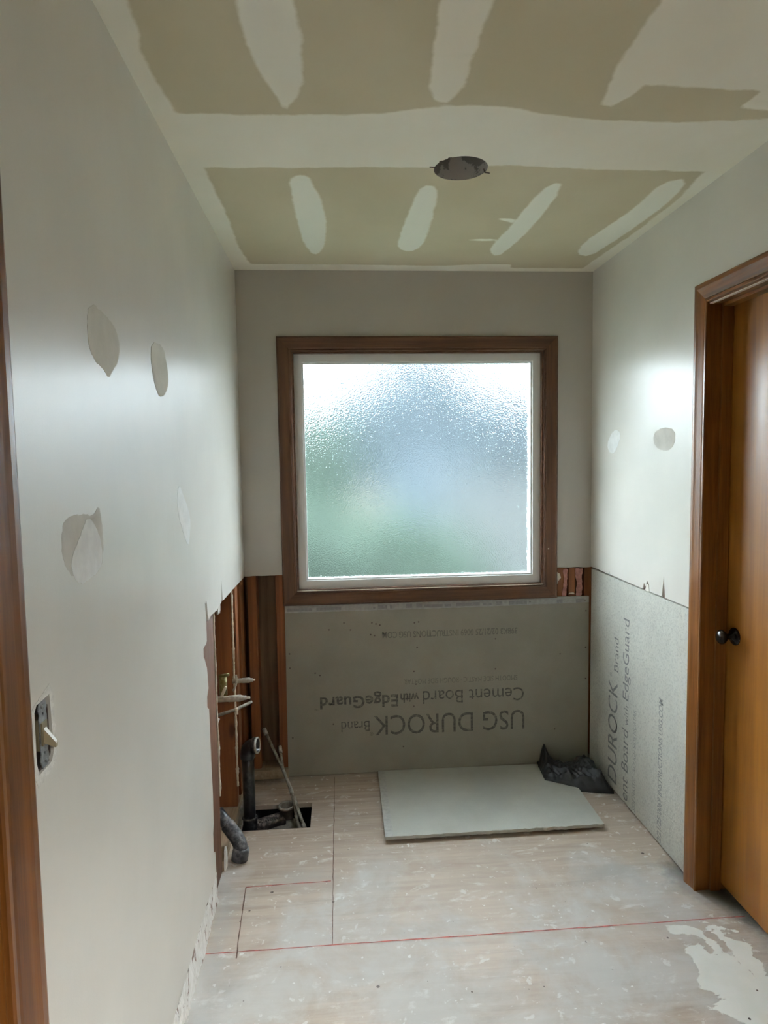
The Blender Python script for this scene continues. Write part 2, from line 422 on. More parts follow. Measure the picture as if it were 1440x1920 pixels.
# ---------------------------------------------------------------- floor
HX0, HX1, HY0, HY1 = -.440, -.146, 2.682, 2.885     # cut-out over the drain
xs = spaced([-.62, HX0, HX1, 1.60], .012); ys = spaced([YR-.8, .9, HY0, HY1, 3.30], .015)
fl = obj('floor', grid(xs, ys, 0, keep=lambda x, y: not (HX0 < x < HX1 and HY0 < y < HY1)), 'floor')
bm = bmesh.new(); bm.from_mesh(fl.data)
hv = [bm.verts.new((x, y, z)) for z in (0, -.02) for x, y in ((HX0, HY0), (HX1, HY0), (HX1, HY1), (HX0, HY1))]
for i in range(4): bm.faces.new((hv[i], hv[(i+1) % 4], hv[4+(i+1) % 4], hv[4+i]))
bm.to_mesh(fl.data); bm.free()
thin = [
 [(1.050,1.982),(1.124,1.975),(1.150,1.946),(1.170,1.885),(1.195,1.80),(1.215,1.72),(1.225,1.60),(1.26,1.40),(1.15,1.40),(1.10,1.58),(1.055,1.62),(.995,1.659),(1.03,1.672),(1.092,1.68),(1.048,1.692),(1.018,1.748),(1.053,1.786),(1.062,1.835),(1.040,1.867),(1.10,1.885),(1.118,1.915),(1.085,1.93),(1.053,1.943)],
 [(1.175,1.95),(1.21,1.935),(1.235,1.90),(1.285,1.86),(1.255,1.845),(1.262,1.80),(1.245,1.76),(1.275,1.70),(1.262,1.64),(1.30,1.58),(1.29,1.45),(1.24,1.45),(1.212,1.70),(1.19,1.82),(1.20,1.88)],
 [(1.165,1.985),(1.19,1.985),(1.26,1.94),(1.285,1.93),(1.24,1.93),(1.20,1.95)],
 [(.985,1.545),(1.08,1.58),(1.10,1.50),(1.0,1.50)],
]
holes = [[(1.105,1.925),(1.125,1.925),(1.145,1.88),(1.15,1.845),(1.125,1.85),(1.118,1.885)], [(1.16,1.955),(1.195,1.925),(1.19,1.895),(1.165,1.915)]]
me = fl.data; n = len(me.vertices); co = np.empty(n*3); me.vertices.foreach_get('co', co); co = co.reshape(-1, 3)
v = np.full(n, -1.0)
for p in thin: v = np.maximum(v, sdf(co[:, 0], co[:, 1], p))
for p in holes: v = np.minimum(v, -sdf(co[:, 0], co[:, 1], p))
me.attributes.new('thinset', 'FLOAT', 'POINT').data.foreach_set('value', v.astype(np.float32))
# dust cover gets thinner towards the window wall
dv = np.clip((2.62-co[:, 1])/.8, 0, 1)*.46 - .27
dv = np.where((co[:, 0] > -.17) & (co[:, 1] > 2.3), dv-.05, dv)
me.attributes.new('dust', 'FLOAT', 'POINT').data.foreach_set('value', dv.astype(np.float32))
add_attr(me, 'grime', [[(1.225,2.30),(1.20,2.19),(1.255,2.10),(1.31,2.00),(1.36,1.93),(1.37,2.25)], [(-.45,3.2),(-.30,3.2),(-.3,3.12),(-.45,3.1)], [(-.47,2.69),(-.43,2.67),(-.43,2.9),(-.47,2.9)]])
add_attr(me, 'smoke', [[(-.47,2.36),(-.40,2.34),(-.375,2.0),(-.33,1.97),(-.33,1.4),(-.47,1.4)], [(-.30,2.32),(-.12,2.42),(-.06,2.33),(-.18,2.27)], [(1.12,2.35),(1.26,2.2),(1.3,2.05),(1.2,2.12)], [(.92,2.36),(1.1,2.30),(1.08,2.2),(.85,2.22)]])
struct(fl)
def strip_line(pts, wd, m, name='chalk_line'):
    bm = bmesh.new(); rnd = random.Random(int(pts[0][0]*999)); prev = None
    full = jag(pts, .0011, .03, False, 3)
    for i, p in enumerate(full):
        a = Vector(full[max(0, i-1)]); b = Vector(full[min(len(full)-1, i+1)]); t = (b-a).normalized()
        nn = Vector((-t.y, t.x))*wd*rnd.uniform(.3, .62)
        cur = [bm.verts.new((p[0]+nn.x, p[1]+nn.y, .0006)), bm.verts.new((p[0]-nn.x, p[1]-nn.y, .0006))]
        if prev: bm.faces.new((prev[0], prev[1], cur[1], cur[0]))
        prev = cur
    return obj(name, bm, m, fl)
strip_line([(-.452,1.990),(-.045,1.992),(.55,1.993),(1.335,1.996)], .0048, 'red')
strip_line([(-.048,1.992),(-.0465,2.5),(-.045,2.85)], .0034, 'seam')
strip_line([(-.045,2.85),(-.045,3.12)], .002, 'seam')
strip_line([(-.3645,2.309),(-.357,2.13),(-.347,1.962)], .0042, 'seam')
strip_line([(-.3645,2.309),(-.20,2.313),(-.055,2.316)], .0048, 'red')
# dark nail heads and chips on the subfloor
bm = bmesh.new()
for x, y, r in ((-.267,2.272,.006),(.088,1.813,.005),(.359,1.769,.003),(.684,2.206,.003),(1.16,2.37,.006),(-.335,2.18,.004),(.573,1.769,.002),(1.098,1.61,.004),(1.18,1.70,.003),(1.03,1.925,.004),(-.046,2.20,.005),(-.36,2.13,.003)):
    lathe(bm, [(r, .0003), (r*.7, .0012), (0, .0014)], (x, y, 0), (0, 0, 1), 8)
obj('nail_head', bm, 'boxdark', fl)['kind'] = 'stuff'
# below the floor
sb = obj('trim_1', slab([[(-.62, 2.40), (.2, 2.40), (.2, 3.2), (-.62, 3.2)]], 'z', -.32, -.30), 'rock'); struct(sb)
bm = bmesh.new()
box(bm, -.63, -.62, 2.39, 3.2, -.32, -.001); box(bm, .2, .21, 2.39, 3.2, -.32, -.001); box(bm, -.62, .2, 2.39, 2.40, -.32, -.001); box(bm, -.62, .2, 3.19, 3.2, -.32, -.001)
struct(obj('trim_2', bm, 'black'))

# ---------------------------------------------------------------- ceiling
RX, RY, RR = .400, 2.066, .083
def snap(x, y):
    d = math.hypot(x-RX, y-RY)
    if d < 1e-6: return x, y
    if d < RR+.006: return RX+(x-RX)/d*RR, RY+(y-RY)/d*RR
    return x, y
xs = spaced([-.60, 1.42], .012); ys = spaced([YR-.8, .6, 3.30], .012)
ce = obj('ceiling', grid(xs, ys, H, keep=lambda x, y: math.hypot(x-RX, y-RY) > RR-.001, snap=snap), 'ceiling')
mud = [
 [(-.7,1.752),(-.46,1.752),(-.379,1.776),(-.162,1.776),(.03,1.765),(.14,1.755),(.21,1.735),(.312,1.712),(.451,1.712),(.559,1.742),(.71,1.766),(.948,1.770),(1.167,1.742),(1.5,1.74),(1.5,2.06),(1.176,2.06),(.795,2.056),(.551,2.035),(.36,2.062),(.129,2.064),(-.114,2.078),(-.387,2.085),(-.7,2.085)],
 [(-.7,YR-1),(-.385,YR-1),(-.385,1.366),(-.392,1.46),(-.408,1.52),(-.404,1.632),(-.396,1.75),(-.384,2.085),(-.381,2.223),(-.377,2.5),(-.388,2.795),(-.372,3.03),(-.36,3.4),(-.7,3.4)],
 [(1.5,YR-1),(1.225,YR-1),(1.200,1.70),(1.176,2.09),(1.206,2.25),(1.205,2.6),(1.18,3.0),(1.17,3.4),(1.5,3.4)],
 [(-.5,3.045),(.184,3.050),(.5,3.06),(.667,3.03),(.82,3.03),(.83,3.085),(1.3,3.09),(1.3,3.4),(-.5,3.4)],
 [(-.179,.5),(-.178,1.356),(-.176,1.468),(-.158,1.6),(-.130,1.687),(-.113,1.752),(-.080,1.690),(-.060,1.617),(-.058,1.445),(-.065,1.351),(-.065,.5)],
 [(.215,.5),(.220,1.337),(.230,1.503),(.240,1.626),(.262,1.688),(.297,1.700),(.322,1.633),(.322,1.5),(.325,1.332),(.325,.5)],
 [(.657,.5),(.657,1.316),(.659,1.412),(.660,1.523),(.676,1.618),(.690,1.693),(.722,1.703),(.748,1.655),(.761,1.602),(1.067,1.616),(1.055,1.690),(1.138,1.700),(1.5,1.70),(1.5,.5)],
]
fresh = [smoothpoly(p, 1) for p in (
 [(-.127,2.140),(-.076,2.118),(-.054,2.212),(-.026,2.366),(-.021,2.66),(-.042,2.855),(-.082,2.925),(-.116,2.788),(-.128,2.547),(-.135,2.204)],
 [(.295,2.19),(.350,2.190),(.366,2.354),(.378,2.65),(.372,2.80),(.333,2.865),(.274,2.825),(.266,2.683),(.280,2.333)],
 [(.715,2.155),(.765,2.165),(.775,2.523),(.757,2.769),(.728,2.925),(.672,2.850),(.668,2.737),(.688,2.553),(.693,2.297)],
 [(1.155,2.10),(1.19,2.305),(1.180,2.512),(1.165,2.726),(1.140,2.915),(1.070,2.880),(1.040,2.729),(1.066,2.543),(1.090,2.332),(1.076,2.144)],
 [(.55,2.70),(.67,2.69),(.67,2.72),(.56,2.715)], [(.60,2.47),(.69,2.47),(.69,2.52),(.66,2.50)])]
add_attr(ce.data, 'mud', mud); add_attr(ce.data, 'fresh', fresh); struct(ce)
# recessed light housing left open in the ceiling
can = empty('recessed_light', (RX, RY, H)); tag(can, 'open round recessed light can, dark metal, without bulb or trim in the ceiling', 'light')
bm = bmesh.new()
lathe(bm, [(RR+.001, .001), (RR-.002, .006), (RR-.002, .09), (RR-.008, .12), (RR-.03, .15), (.03, .162), (0, .162)], (RX, RY, H), (0, 0, 1), 40)
lathe(bm, [(RR+.002, .001), (RR+.003, .10), (RR-.02, .17), (0, .172)], (RX, RY, H), (0, 0, 1), 40)
adopt(obj('housing', bm, 'can', None, True), can)
bm = bmesh.new(); lathe(bm, [(.022, .162), (.022, .12), (.018, .118), (.018, .155), (0, .155)], (RX+.01, RY, H), (0, 0, 1), 20)
adopt(obj('socket', bm, 'galv', None, True), can)
for a in (3.25, .25):
    bm = bmesh.new()
    x, y = RX+math.cos(a)*RR, RY+math.sin(a)*RR
    tube(bm, [(x-.004*math.cos(a), y, H+.01), (x, y, H-.0015), (x+.016*math.cos(a), y+.016*math.sin(a), H-.0015)], .0018, 6)
    adopt(obj('spring_clip', bm, 'boxdark'), can)
bm = bmesh.new(); tube(bm, bez((RX-.03, RY, H+.15), (RX-.045, RY-.02, H+.08), (RX-.02, RY+.02, H+.06)), .003, 8)
adopt(obj('wire', bm, 'galv'), can)

# ---------------------------------------------------------------- left wall
SW = [(.974,1.178),(.982,1.187),(1.026,1.189),(1.029,1.14),(1.031,1.096),(1.022,1.083),(.980,1.081),(.973,1.10)]
vert = [(2.214,1.10),(2.208,1.08),(2.222,1.029),(2.218,.945),(2.206,.938),(2.160,.935),(2.158,.905),(2.172,.897),(2.203,.857),(2.217,.782),(2.190,.760),(2.188,.725),(2.214,.709),(2.217,.575),(2.225,.419),(2.222,.30),(2.205,.27),(2.205,.20),(2.230,.19),(2.235,.12),(2.236,.100)]
out = [(YR, H), (YB, H), (YB, CUT)] + jag([(YB, CUT), (2.72, 1.012)], .0015, .02, False, 5)[1:] + \
      [(2.60,1.013),(2.545,1.015),(2.532,1.06),(2.528,1.10),(2.520,1.05),(2.515,1.016),(2.42,1.006),(2.31,1.012),(2.262,1.004),(2.248,1.028),(2.240,1.07),(2.232,1.082),(2.222,1.07)] + \
      jag(vert[1:], .0012, .02, False, 8) + jag([(2.20,.104),(1.9,.112),(1.6,.10),(.94,.105),(.88,.105)], .004, .03, False, 6) + \
      [(.86,.105),(.86,2.045),(.05,2.045),(.05,0.0),(YR,0.0)]
wl = obj('wall_left', slab([out, SW], 'x', XL-DW, XL), 'paint')
bm = bmesh.new(); bm.from_mesh(wl.data)
box(bm, XL-.118, XL-.105, YR, YB+.1, -.02, H+.3)            # sheet on the far side of the studs
bm.to_mesh(wl.data); bm.free(); struct(wl)
wl.data.materials.append(MAT['shell'])
for p in wl.data.polygons:
    if sum(wl.data.vertices[i].co.x for i in p.vertices)/len(p.vertices) < XL-.1: p.material_index = 1
def patch(poly, m, x, parent, sgn=1, lift=.0006, name='joint_compound_patch', amp=.0015, sm=1, seed=1):
    poly = jag(smoothpoly(poly, sm), amp, .006, True, seed)
    return obj(name, slab([poly], 'x', x-sgn*.0005, x+sgn*lift), m, parent)
patch([(1.272,1.850),(1.385,1.838),(1.424,1.822),(1.443,1.793),(1.425,1.756),(1.385,1.735),(1.366,1.716),(1.335,1.731),(1.282,1.743),(1.258,1.775)], 'mudgrey', XL, wl, seed=2)
patch([(1.685,1.850),(1.800,1.858),(1.832,1.804),(1.842,1.763),(1.80,1.730),(1.74,1.716),(1.702,1.740),(1.674,1.788)], 'mudgrey', XL, wl, seed=3)
patch([(1.915,1.49),(1.96,1.452),(1.999,1.425),(2.042,1.375),(2.030,1.335),(1.998,1.290),(1.935,1.350),(1.884,1.409),(1.882,1.455)], 'mud', XL, wl, seed=4, sm=2)
patch([(1.105,1.445),(1.137,1.457),(1.20,1.456),(1.245,1.449),(1.277,1.468),(1.288,1.44),(1.290,1.36),(1.24,1.336),(1.146,1.345),(1.098,1.388)], 'scuff', XL, wl, 1, .0003, 'scraped_patch', .002, 1, 5)
patch([(1.215,1.452),(1.256,1.428),(1.275,1.403),(1.282,1.365),(1.262,1.345),(1.225,1.338),(1.168,1.332),(1.130,1.365),(1.145,1.395),(1.184,1.423)], 'mud', XL, wl, 1, .0008, seed=6)
patch([(.960,1.182),(.975,1.192),(1.028,1.201),(1.042,1.188),(1.044,1.11),(1.046,1.085),(1.030,1.068),(.975,1.064),(.958,1.085)], 'gyp', XL, wl, 1, .0004, 'scraped_patch', .0015, 1, 7).name = 'scraped_patch'
# the scraped area has to leave the switch opening free
o = wl.children[-1]; bpy.data.objects.remove(o)
o = obj('scraped_patch', slab([jag([(.960,1.182),(.978,1.190),(1.028,1.205),(1.040,1.190),(1.041,1.11),(1.044,1.085),(1.034,1.074),(.975,1.062),(.962,1.085)], .0015, .008, True, 7), SW], 'x', XL-.0004, XL+.0005), 'gyp', wl)
# ragged gypsum left between the wall sheet and the subfloor, where the baseboard was
def ragged(y0, y1, zt, x, parent, name='torn_gypsum_edge'):
    rnd = random.Random(12); bm = bmesh.new(); n = int((y1-y0)/.006); rows = 7; V = []
    for i in range(n+1):
        y = y0+(y1-y0)*i/n; r = []
        for k in range(rows):
            t = k/(rows-1)
            xx = x-.001+.004*t+.005*(noise.noise(Vector((y*22, t*2.5, 1))))+.003*noise.noise(Vector((y*90, t*9, 4))) + .0007*rnd.uniform(-1, 1)
            zz = (zt+.012*noise.noise(Vector((y*30, 0, 3))))*(1-t)
            r.append(bm.verts.new((xx, y, max(0, zz))))
        V.append(r)
    for i in range(n):
        for k in range(rows-1): bm.faces.new((V[i][k], V[i+1][k], V[i+1][k+1], V[i][k+1]))
    return obj(name, bm, ragm, parent)
t = NT('torn_gypsum_and_paper'); nn = t.noise(1.0, 4, .6, t.coord((26, 26, 14)), .6)
c = t.mix(t.ramp(t.noise(30, 3, .6), .3, .7), (.74, .73, .70), (.88, .87, .85)); c = t.mix(t.ramp(nn, .58, .62, 0, .85), c, (.20, .12, .09))
ragm = t.done(c, .9, t.bump(t.noise(70, 4, .6), .3, .002), spec=.1)
ragged(.90, 2.24, .108, XL, wl)
# splinters of brown paper along the cut
for k, pl in enumerate(([(2.218,1.10),(2.232,1.075),(2.24,1.02),(2.215,1.0),(2.206,1.05)], [(2.527,1.118),(2.537,1.05),(2.545,1.012),(2.515,1.01),(2.520,1.06)])):
    obj('torn_paper', slab([pl], 'x', XL-.0128, XL-.011), 'tear', wl)
for y, z, ln in ((2.50, 1.005, .03), (2.47, 1.0, .022)):
    obj('torn_paper', slab([jag([(y-.012, z+.018), (y+.012, z+.018), (y+.008, z-ln*.6), (y-.004, z-ln)], .002, .006)], 'x', XL-.010, XL-.004), 'gyp', wl)

# ---------------------------------------------------------------- studs behind the opened walls
def stud(x0, x1, y0, y1, z0, z1, label, beads=(), seed=0, m='stud'):
    loc = ((x0+x1)/2, (y0+y1)/2, z0)
    o = place(obj('wall_stud', boxm(x0, x1, y0, y1, z0, z1, bev=.0025), m), loc)
    tag(o, label, 'stud', None)
    for (bx, by, za, zb, r) in beads:
        rnd = random.Random(seed+int(by*100)); bm = bmesh.new(); pts = []; rr = []
        n = int((zb-za)/.008)
        for i in range(n+1):
            z = za+(zb-za)*i/n
            pts.append((bx+.0012*noise.noise(Vector((z*9, by, 0))), by+.004*noise.noise(Vector((z*6, by, 5))), z))
            blob = 1.0+.9*max(0, noise.noise(Vector((z*22, by*7, 9))))**1.0*1.6
            rr.append(r*blob*rnd.uniform(.8, 1.15))
        tube(bm, pts, rr, 7)
        b = obj('glue_bead', bm, 'caulk', None, True); b.parent = o; b.matrix_parent_inverse = Matrix.Translation(-Vector(loc))
    return o
XS = XL-DW              # face of the studs in the left wall
XB = XL-.105            # back of the stud cavity
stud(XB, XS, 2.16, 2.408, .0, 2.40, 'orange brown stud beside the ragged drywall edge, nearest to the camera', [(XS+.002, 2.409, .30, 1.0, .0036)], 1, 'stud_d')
stud(XB, XS, 2.815, 2.855, .038, 2.40, 'knotty orange stud in the left wall behind the supply valves', [(XS+.002, 2.818, .13, 1.02, .0042)], 2)
stud(XB, XS, 2.915, 2.99, .038, 2.40, 'stud in the left wall just in front of the corner stud', (), 3)
stud(XB, XS, 3.06, 3.239, .038, 2.40, 'corner stud at the far end of the left wall', (), 4)
YS = YB+DW
def bstud(x0, x1, label): return stud(x0, x1, YS, YS+.086, .045, .93 if x0 > -.27 and x1 < 1.0 else 2.40, label)
bstud(-.444, -.402, 'leftmost stud in the wall under the window, beside the dark cavity')
bstud(-.310, -.270, 'stud between the dark cavity and the large cement board')
for x in (.05, .45, .84): bstud(x, x+.04, 'hidden stud behind the large cement board')
bstud(1.082, 1.130, 'short exposed stud right of the window corner, with white glue spot')
bstud(1.141, 1.174, 'middle of the exposed studs right of the window')
bstud(1.222, 1.262, 'exposed corner stud right of the window, next to the dark gap')
for o in list(C.objects):
    if o.get('label') == 'hidden stud behind the large cement board': bpy.data.objects.remove(o)
# glue spot and torn pink paper right of the window
g = empty('glue_residue', (1.10, YS, .87)); tag(g, 'white glue blobs and pinkish torn paper stuck on studs right of the window', 'residue')
bm = slab([jag([(1.078,.985),(1.094,.975),(1.100,.955),(1.088,.940),(1.078,.915)], .0014, .003)], 'y', YS-.004, YS-.0005); adopt(obj('glue_blob', bm, 'caulk'), g)
bm = slab([jag([(1.140,.870),(1.170,.870),(1.166,.878),(1.144,.877)], .002, .006)], 'y', YS-.004, YS-.0005); adopt(obj('glue_blob', bm, 'caulk'), g)
pk = mat_plain('pink_backing_paper', (.36, .17, .14), .9, .25, 50)
bm = slab([jag([(1.112,.995),(1.134,.998),(1.130,.90),(1.126,.862),(1.108,.862),(1.116,.93)], .003, .008)], 'y', YS-.003, YS-.0005); adopt(obj('torn_paper', bm, pk), g)
bm = slab([jag([(1.172,.998),(1.212,1.0),(1.206,.95),(1.210,.90),(1.205,.862),(1.178,.862),(1.182,.92)], .003, .008)], 'y', YS-.003, YS-.0005); adopt(obj('torn_paper', bm, pk), g)
# sole plates
o = place(obj('sole_plate', boxm(XB, XS+.006, 2.409, 2.812, 0, .040, bev=.002), 'stud_y'), (-.51, 2.61, 0)); tag(o, 'dusty sole plate on the floor between the left wall studs', 'lumber')
o = place(obj('sole_plate', boxm(XB, XS, 2.816, 3.235, 0, .038, bev=.002), 'stud_y'), (-.51, 2.95, 0)); tag(o, 'sole plate at the far left behind the black drain pipe', 'lumber')
o = place(obj('sole_plate', boxm(-.445, -.27, YB-.01, YS+.088, 0, .045, bev=.002), 'stud_y'), (-.35, YS, 0)); tag(o, 'sole plate below the dark cavity under the window wall', 'lumber')
o = place(obj('wood_splinter', slab([jag([(2.41,.0),(2.455,.0),(2.45,.055),(2.435,.085),(2.42,.075),(2.412,.04)], .003, .01)], 'x', XS+.007, XS+.014), 'gyp'), (XS+.01, 2.39, 0)); tag(o, 'pale broken gypsum shard standing by the base of the nearest stud', 'debris')

# ---------------------------------------------------------------- wall with the window
WX0, WX1, WZ0, WZ1 = -.205, 1.005, .915, 2.075
outb = [(XL-.0, H), (XR, H)] + [(XR, CUT)] + jag([(1.246, CUT), (1.066, CUT+.002)], .001, .02, False, 2) + [(1.02,CUT),(1.02,.905),(-.215,.905),(-.215,CUT+.002)] + jag([(-.267,CUT+.002),(XL, CUT)], .001, .02, False, 3)
wbk = obj('wall_back', slab([outb, [(WX0,WZ0),(WX1,WZ0),(WX1,WZ1),(WX0,WZ1)]], 'y', YB, YS), 'paint_shaded')
s2 = slab([[(-.62,H+.3),(1.42,H+.3),(1.42,-.02),(-.62,-.02)], [(WX0,WZ0),(WX1,WZ0),(WX1,WZ1),(WX0,WZ1)]], 'y', YS+.088, YS+.10)
bm = bmesh.new(); bm.from_mesh(wbk.data); tmp = bpy.data.meshes.new('t'); s2.to_mesh(tmp); s2.free(); bm.from_mesh(tmp); bm.to_mesh(wbk.data); bm.free()
wbk.data.materials.append(MAT['dark_sheath']); struct(wbk)
for p in wbk.data.polygons:
    if sum(wbk.data.vertices[i].co.y for i in p.vertices)/len(p.vertices) > YS+.05: p.material_index = 1

# ---------------------------------------------------------------- right wall
outr = [(YR,H),(YB,H),(YB,CUT+.002)] + jag([(YB,CUT+.002),(2.93,CUT+.002)], .001, .02, False, 4)[1:] + \
       [(2.918,1.010),(2.916,1.024),(2.910,1.008),(2.60,1.004),(2.583,1.006),(2.572,1.030),(2.556,1.018),(2.548,1.045),(2.530,1.032),(2.525,1.004),(2.43,1.004),(2.424,1.004),(2.412,1.085),(2.399,1.004),(2.16,1.004),(2.16,0),(2.150,0),(2.150,2.05),(1.365,2.05),(1.365,0),(YR,0)]
wr = obj('wall_right', slab([outr], 'x', XR, XR+DW), 'paint')
bm = bmesh.new(); bm.from_mesh(wr.data)
box(bm, XR+.115, XR+.128, 2.15, YB+.1, -.02, H+.3); box(bm, XR+.115, XR+.128, YR, 1.365, -.02, H+.3); box(bm, XR+.115, XR+.128, 1.365, 2.15, 2.05, H+.3)
bm.to_mesh(wr.data); bm.free(); struct(wr)
patch([(2.880,1.672),(2.822,1.662),(2.812,1.640),(2.830,1.610),(2.868,1.570),(2.915,1.564),(2.950,1.590),(2.945,1.625)], 'mud', XR, wr, -1, seed=9)
patch([(2.440,1.660),(2.344,1.645),(2.343,1.590),(2.404,1.562),(2.500,1.585),(2.515,1.635)], 'scuff', XR, wr, -1, .0007, 'scraped_patch', .001, 1, 10)
for k, pl in enumerate(([(2.905,1.040),(2.890,1.050),(2.875,1.012),(2.91,1.004)], [(2.59,1.0),(2.572,1.034),(2.548,1.050),(2.522,1.036),(2.52,1.0)], [(2.428,1.0),(2.412,1.09),(2.396,1.0)])):
    obj('torn_paper', slab([pl], 'x', XR+.006, XR+.008), 'tear' if k else 'gyp', wr)
obj('torn_paper', slab([jag([(2.566,1.0),(2.552,1.03),(2.535,1.028),(2.530,1.0)], .002, .008)], 'x', XR+.001, XR+.004), 'mudgrey', wr)

# rear of the room, doorway behind the camera
bm = slab([[(XL-.118,-.0),(-.1,-.0),(-.1,2.1),(1.0,2.1),(1.0,0),(XR+.128,0),(XR+.128,H),(XL-.118,H)]], 'y', YR-.1, YR)
struct(obj('wall_rear', bm, 'paint'))
bm = bmesh.new()
box(bm, -.62, 1.5, YR-.82, YR-.80, -.02, H+.3); box(bm, -.64, -.62, YR-.82, YR-.1, -.02, H+.3); box(bm, 1.5, 1.52, YR-.82, YR-.1, -.02, H+.3)
box(bm, 1.376, 1.52, YR-.1, YR-.09, -.02, H+.3); box(bm, -.62, -.57, YR-.1, YR-.09, -.02, H+.3)
struct(obj('wall_hall', bm, 'paint'))
struct(obj('sky_cover', boxm(-.64, 1.52, YR-.82, YB+.115, H+.28, H+.30), 'shell'))  # unseen sheet added above the ceiling to stop sky light leaking in

# ---------------------------------------------------------------- window
win = empty('window_1', (.4, YB, .9)); struct(win)
CP = [(0, 0), (0, .011), (.004, .014), (.012, .012), (.016, .0135), (.045, .017), (.060, .019), (.066, .018), (.069, .014), (.069, 0)]
ix0, ix1, iz0, iz1 = -.2035, 1.004, .928, 2.066
cor = [(ix0, iz0), (ix1, iz0), (ix1, iz1), (ix0, iz1)]
dg = [(-1, -1), (1, -1), (1, 1), (-1, 1)]
for i in range(4):
    j = (i+1) % 4
    a, b = cor[i], cor[j]
    m = 'oakw_x' if i in (0, 2) else 'oakw'
    adopt(obj('casing', molding((a[0], YB, a[1]), (b[0], YB, b[1]), (dg[i][0], 0, dg[i][1]), (dg[j][0], 0, dg[j][1]), CP, (0, -1, 0)), m), win)
def ring(x0, x1, z0, z1, t, y0, y1, bev=0):
    bm = bmesh.new()
    bm = slab([[(x0,z0),(x1,z0),(x1,z1),(x0,z1)], [(x0+t,z0+t),(x1-t,z0+t),(x1-t,z1-t),(x0+t,z1-t)]], 'y', y0, y1)
    return bm
adopt(obj('window_jamb', ring(ix0-.004, ix1+.004, iz0-.006, iz1+.004, .012, YB-.004, YS+.10), 'oakw_x'), win)
adopt(obj('window_frame', ring(ix0+.004, ix1-.004, iz0+.004, iz1-.004, .040, YB+.022, YS+.09), 'vinyl'), win)
gx0, gx1, gz0, gz1 = ix0+.044, ix1-.044, iz0+.044, iz1-.044
adopt(obj('glazing_bead', ring(gx0-.002, gx1+.002, gz0-.002, gz1+.002, .010, YB+.034, YB+.05), 'vinyl'), win)
adopt(obj('pane', boxm(gx0, gx1, YB+.042, YB+.048, gz0, gz1), 'glass'), win)
bm = bmesh.new(); lathe(bm, [(.003, 0), (.003, .002), (0, .0025)], (1.028, YB-.015, 1.105), (0, -1, 0), 10)
adopt(obj('nail_head', bm, 'caulk'), win)
bm = bmesh.new(); tube(bm, [(ix0, YB-.013, iz0+.002), (ix0+.3, YB-.0135, iz0+.001), (ix1, YB-.013, iz0+.001)], .0016, 6)
adopt(obj('caulk_line', bm, 'caulk'), win)

# ---------------------------------------------------------------- right door
dr = empty('door_1', (1.34, 1.75, 0)); struct(dr)
JY1, JY0, JZ = 2.138, 1.378, 2.052
CD = [(0, 0), (0, .008), (.003, .011), (.010, .011), (.013, .008), (.018, .010), (.040, .015), (.050, .018), (.060, .0185), (.066, .016), (.068, .012), (.068, 0)]
cy0, cy1, cz = JY0-.004+.0, JY1-.003, JZ+.004
adopt(obj('casing', molding((XR, cy1, 0), (XR, cy1, cz), (0, 1, 0), (0, 1, 1), CD, (-1, 0, 0)), 'oak'), dr)
adopt(obj('casing', molding((XR, cy0+.004, 0), (XR, cy0+.004, cz), (0, -1, 0), (0, -1, 1), CD, (-1, 0, 0)), 'oak'), dr)
adopt(obj('casing', molding((XR, cy0+.004, cz), (XR, cy1, cz), (0, -1, 1), (0, 1, 1), CD, (-1, 0, 0)), 'oak_y'), dr)
adopt(obj('door_jamb', boxm(XR-.001, XR+.128, JY1, JY1+.018, 0, JZ+.018), 'oak'), dr)
adopt(obj('door_jamb', boxm(XR-.001, XR+.128, JY0-.018, JY0, 0, JZ+.018), 'oak'), dr)
adopt(obj('door_jamb', boxm(XR-.001, XR+.128, JY0, JY1, JZ, JZ+.018), 'oak_y'), dr)
adopt(obj('door_stop', boxm(XR+.044, XR+.080, JY1-.011, JY1, 0.002, JZ, bev=.001), 'oak'), dr)
adopt(obj('door_stop', boxm(XR+.044, XR+.080, JY0, JY0+.011, 0.002, JZ, bev=.001), 'oak'), dr)
adopt(obj('door_stop', boxm(XR+.044, XR+.080, JY0, JY1, JZ-.011, JZ, bev=.001), 'oak_y'), dr)
leaf = adopt(obj('door_leaf', boxm(XR+.083, XR+.118, JY0+.003, JY1-.003, .028, JZ-.003, bev=.001), 'door'), dr)
KY, KZ = 2.083, .934
bm = bmesh.new(); lathe(bm, [(.030, 0), (.030, .003), (.027, .006), (.018, .009), (.011, .014), (.0095, .030), (.012, .036), (.020, .038), (.0245, .045), (.0245, .052), (.019, .058), (.010, .061), (0, .0615)], (XR+.083, KY, KZ), (-1, 0, 0), 36)
kb = adopt(obj('door_knob', bm, 'bronze', None, True), dr)
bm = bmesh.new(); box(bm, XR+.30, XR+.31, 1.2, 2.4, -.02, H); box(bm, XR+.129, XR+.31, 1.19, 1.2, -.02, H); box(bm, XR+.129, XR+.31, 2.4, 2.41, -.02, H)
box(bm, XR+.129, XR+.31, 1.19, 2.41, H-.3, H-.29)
struct(obj('dark_box', bm, 'black'))   # unseen black box added beyond the door, keeps sky light out
# subfloor strip beyond the doorway is part of the floor grid

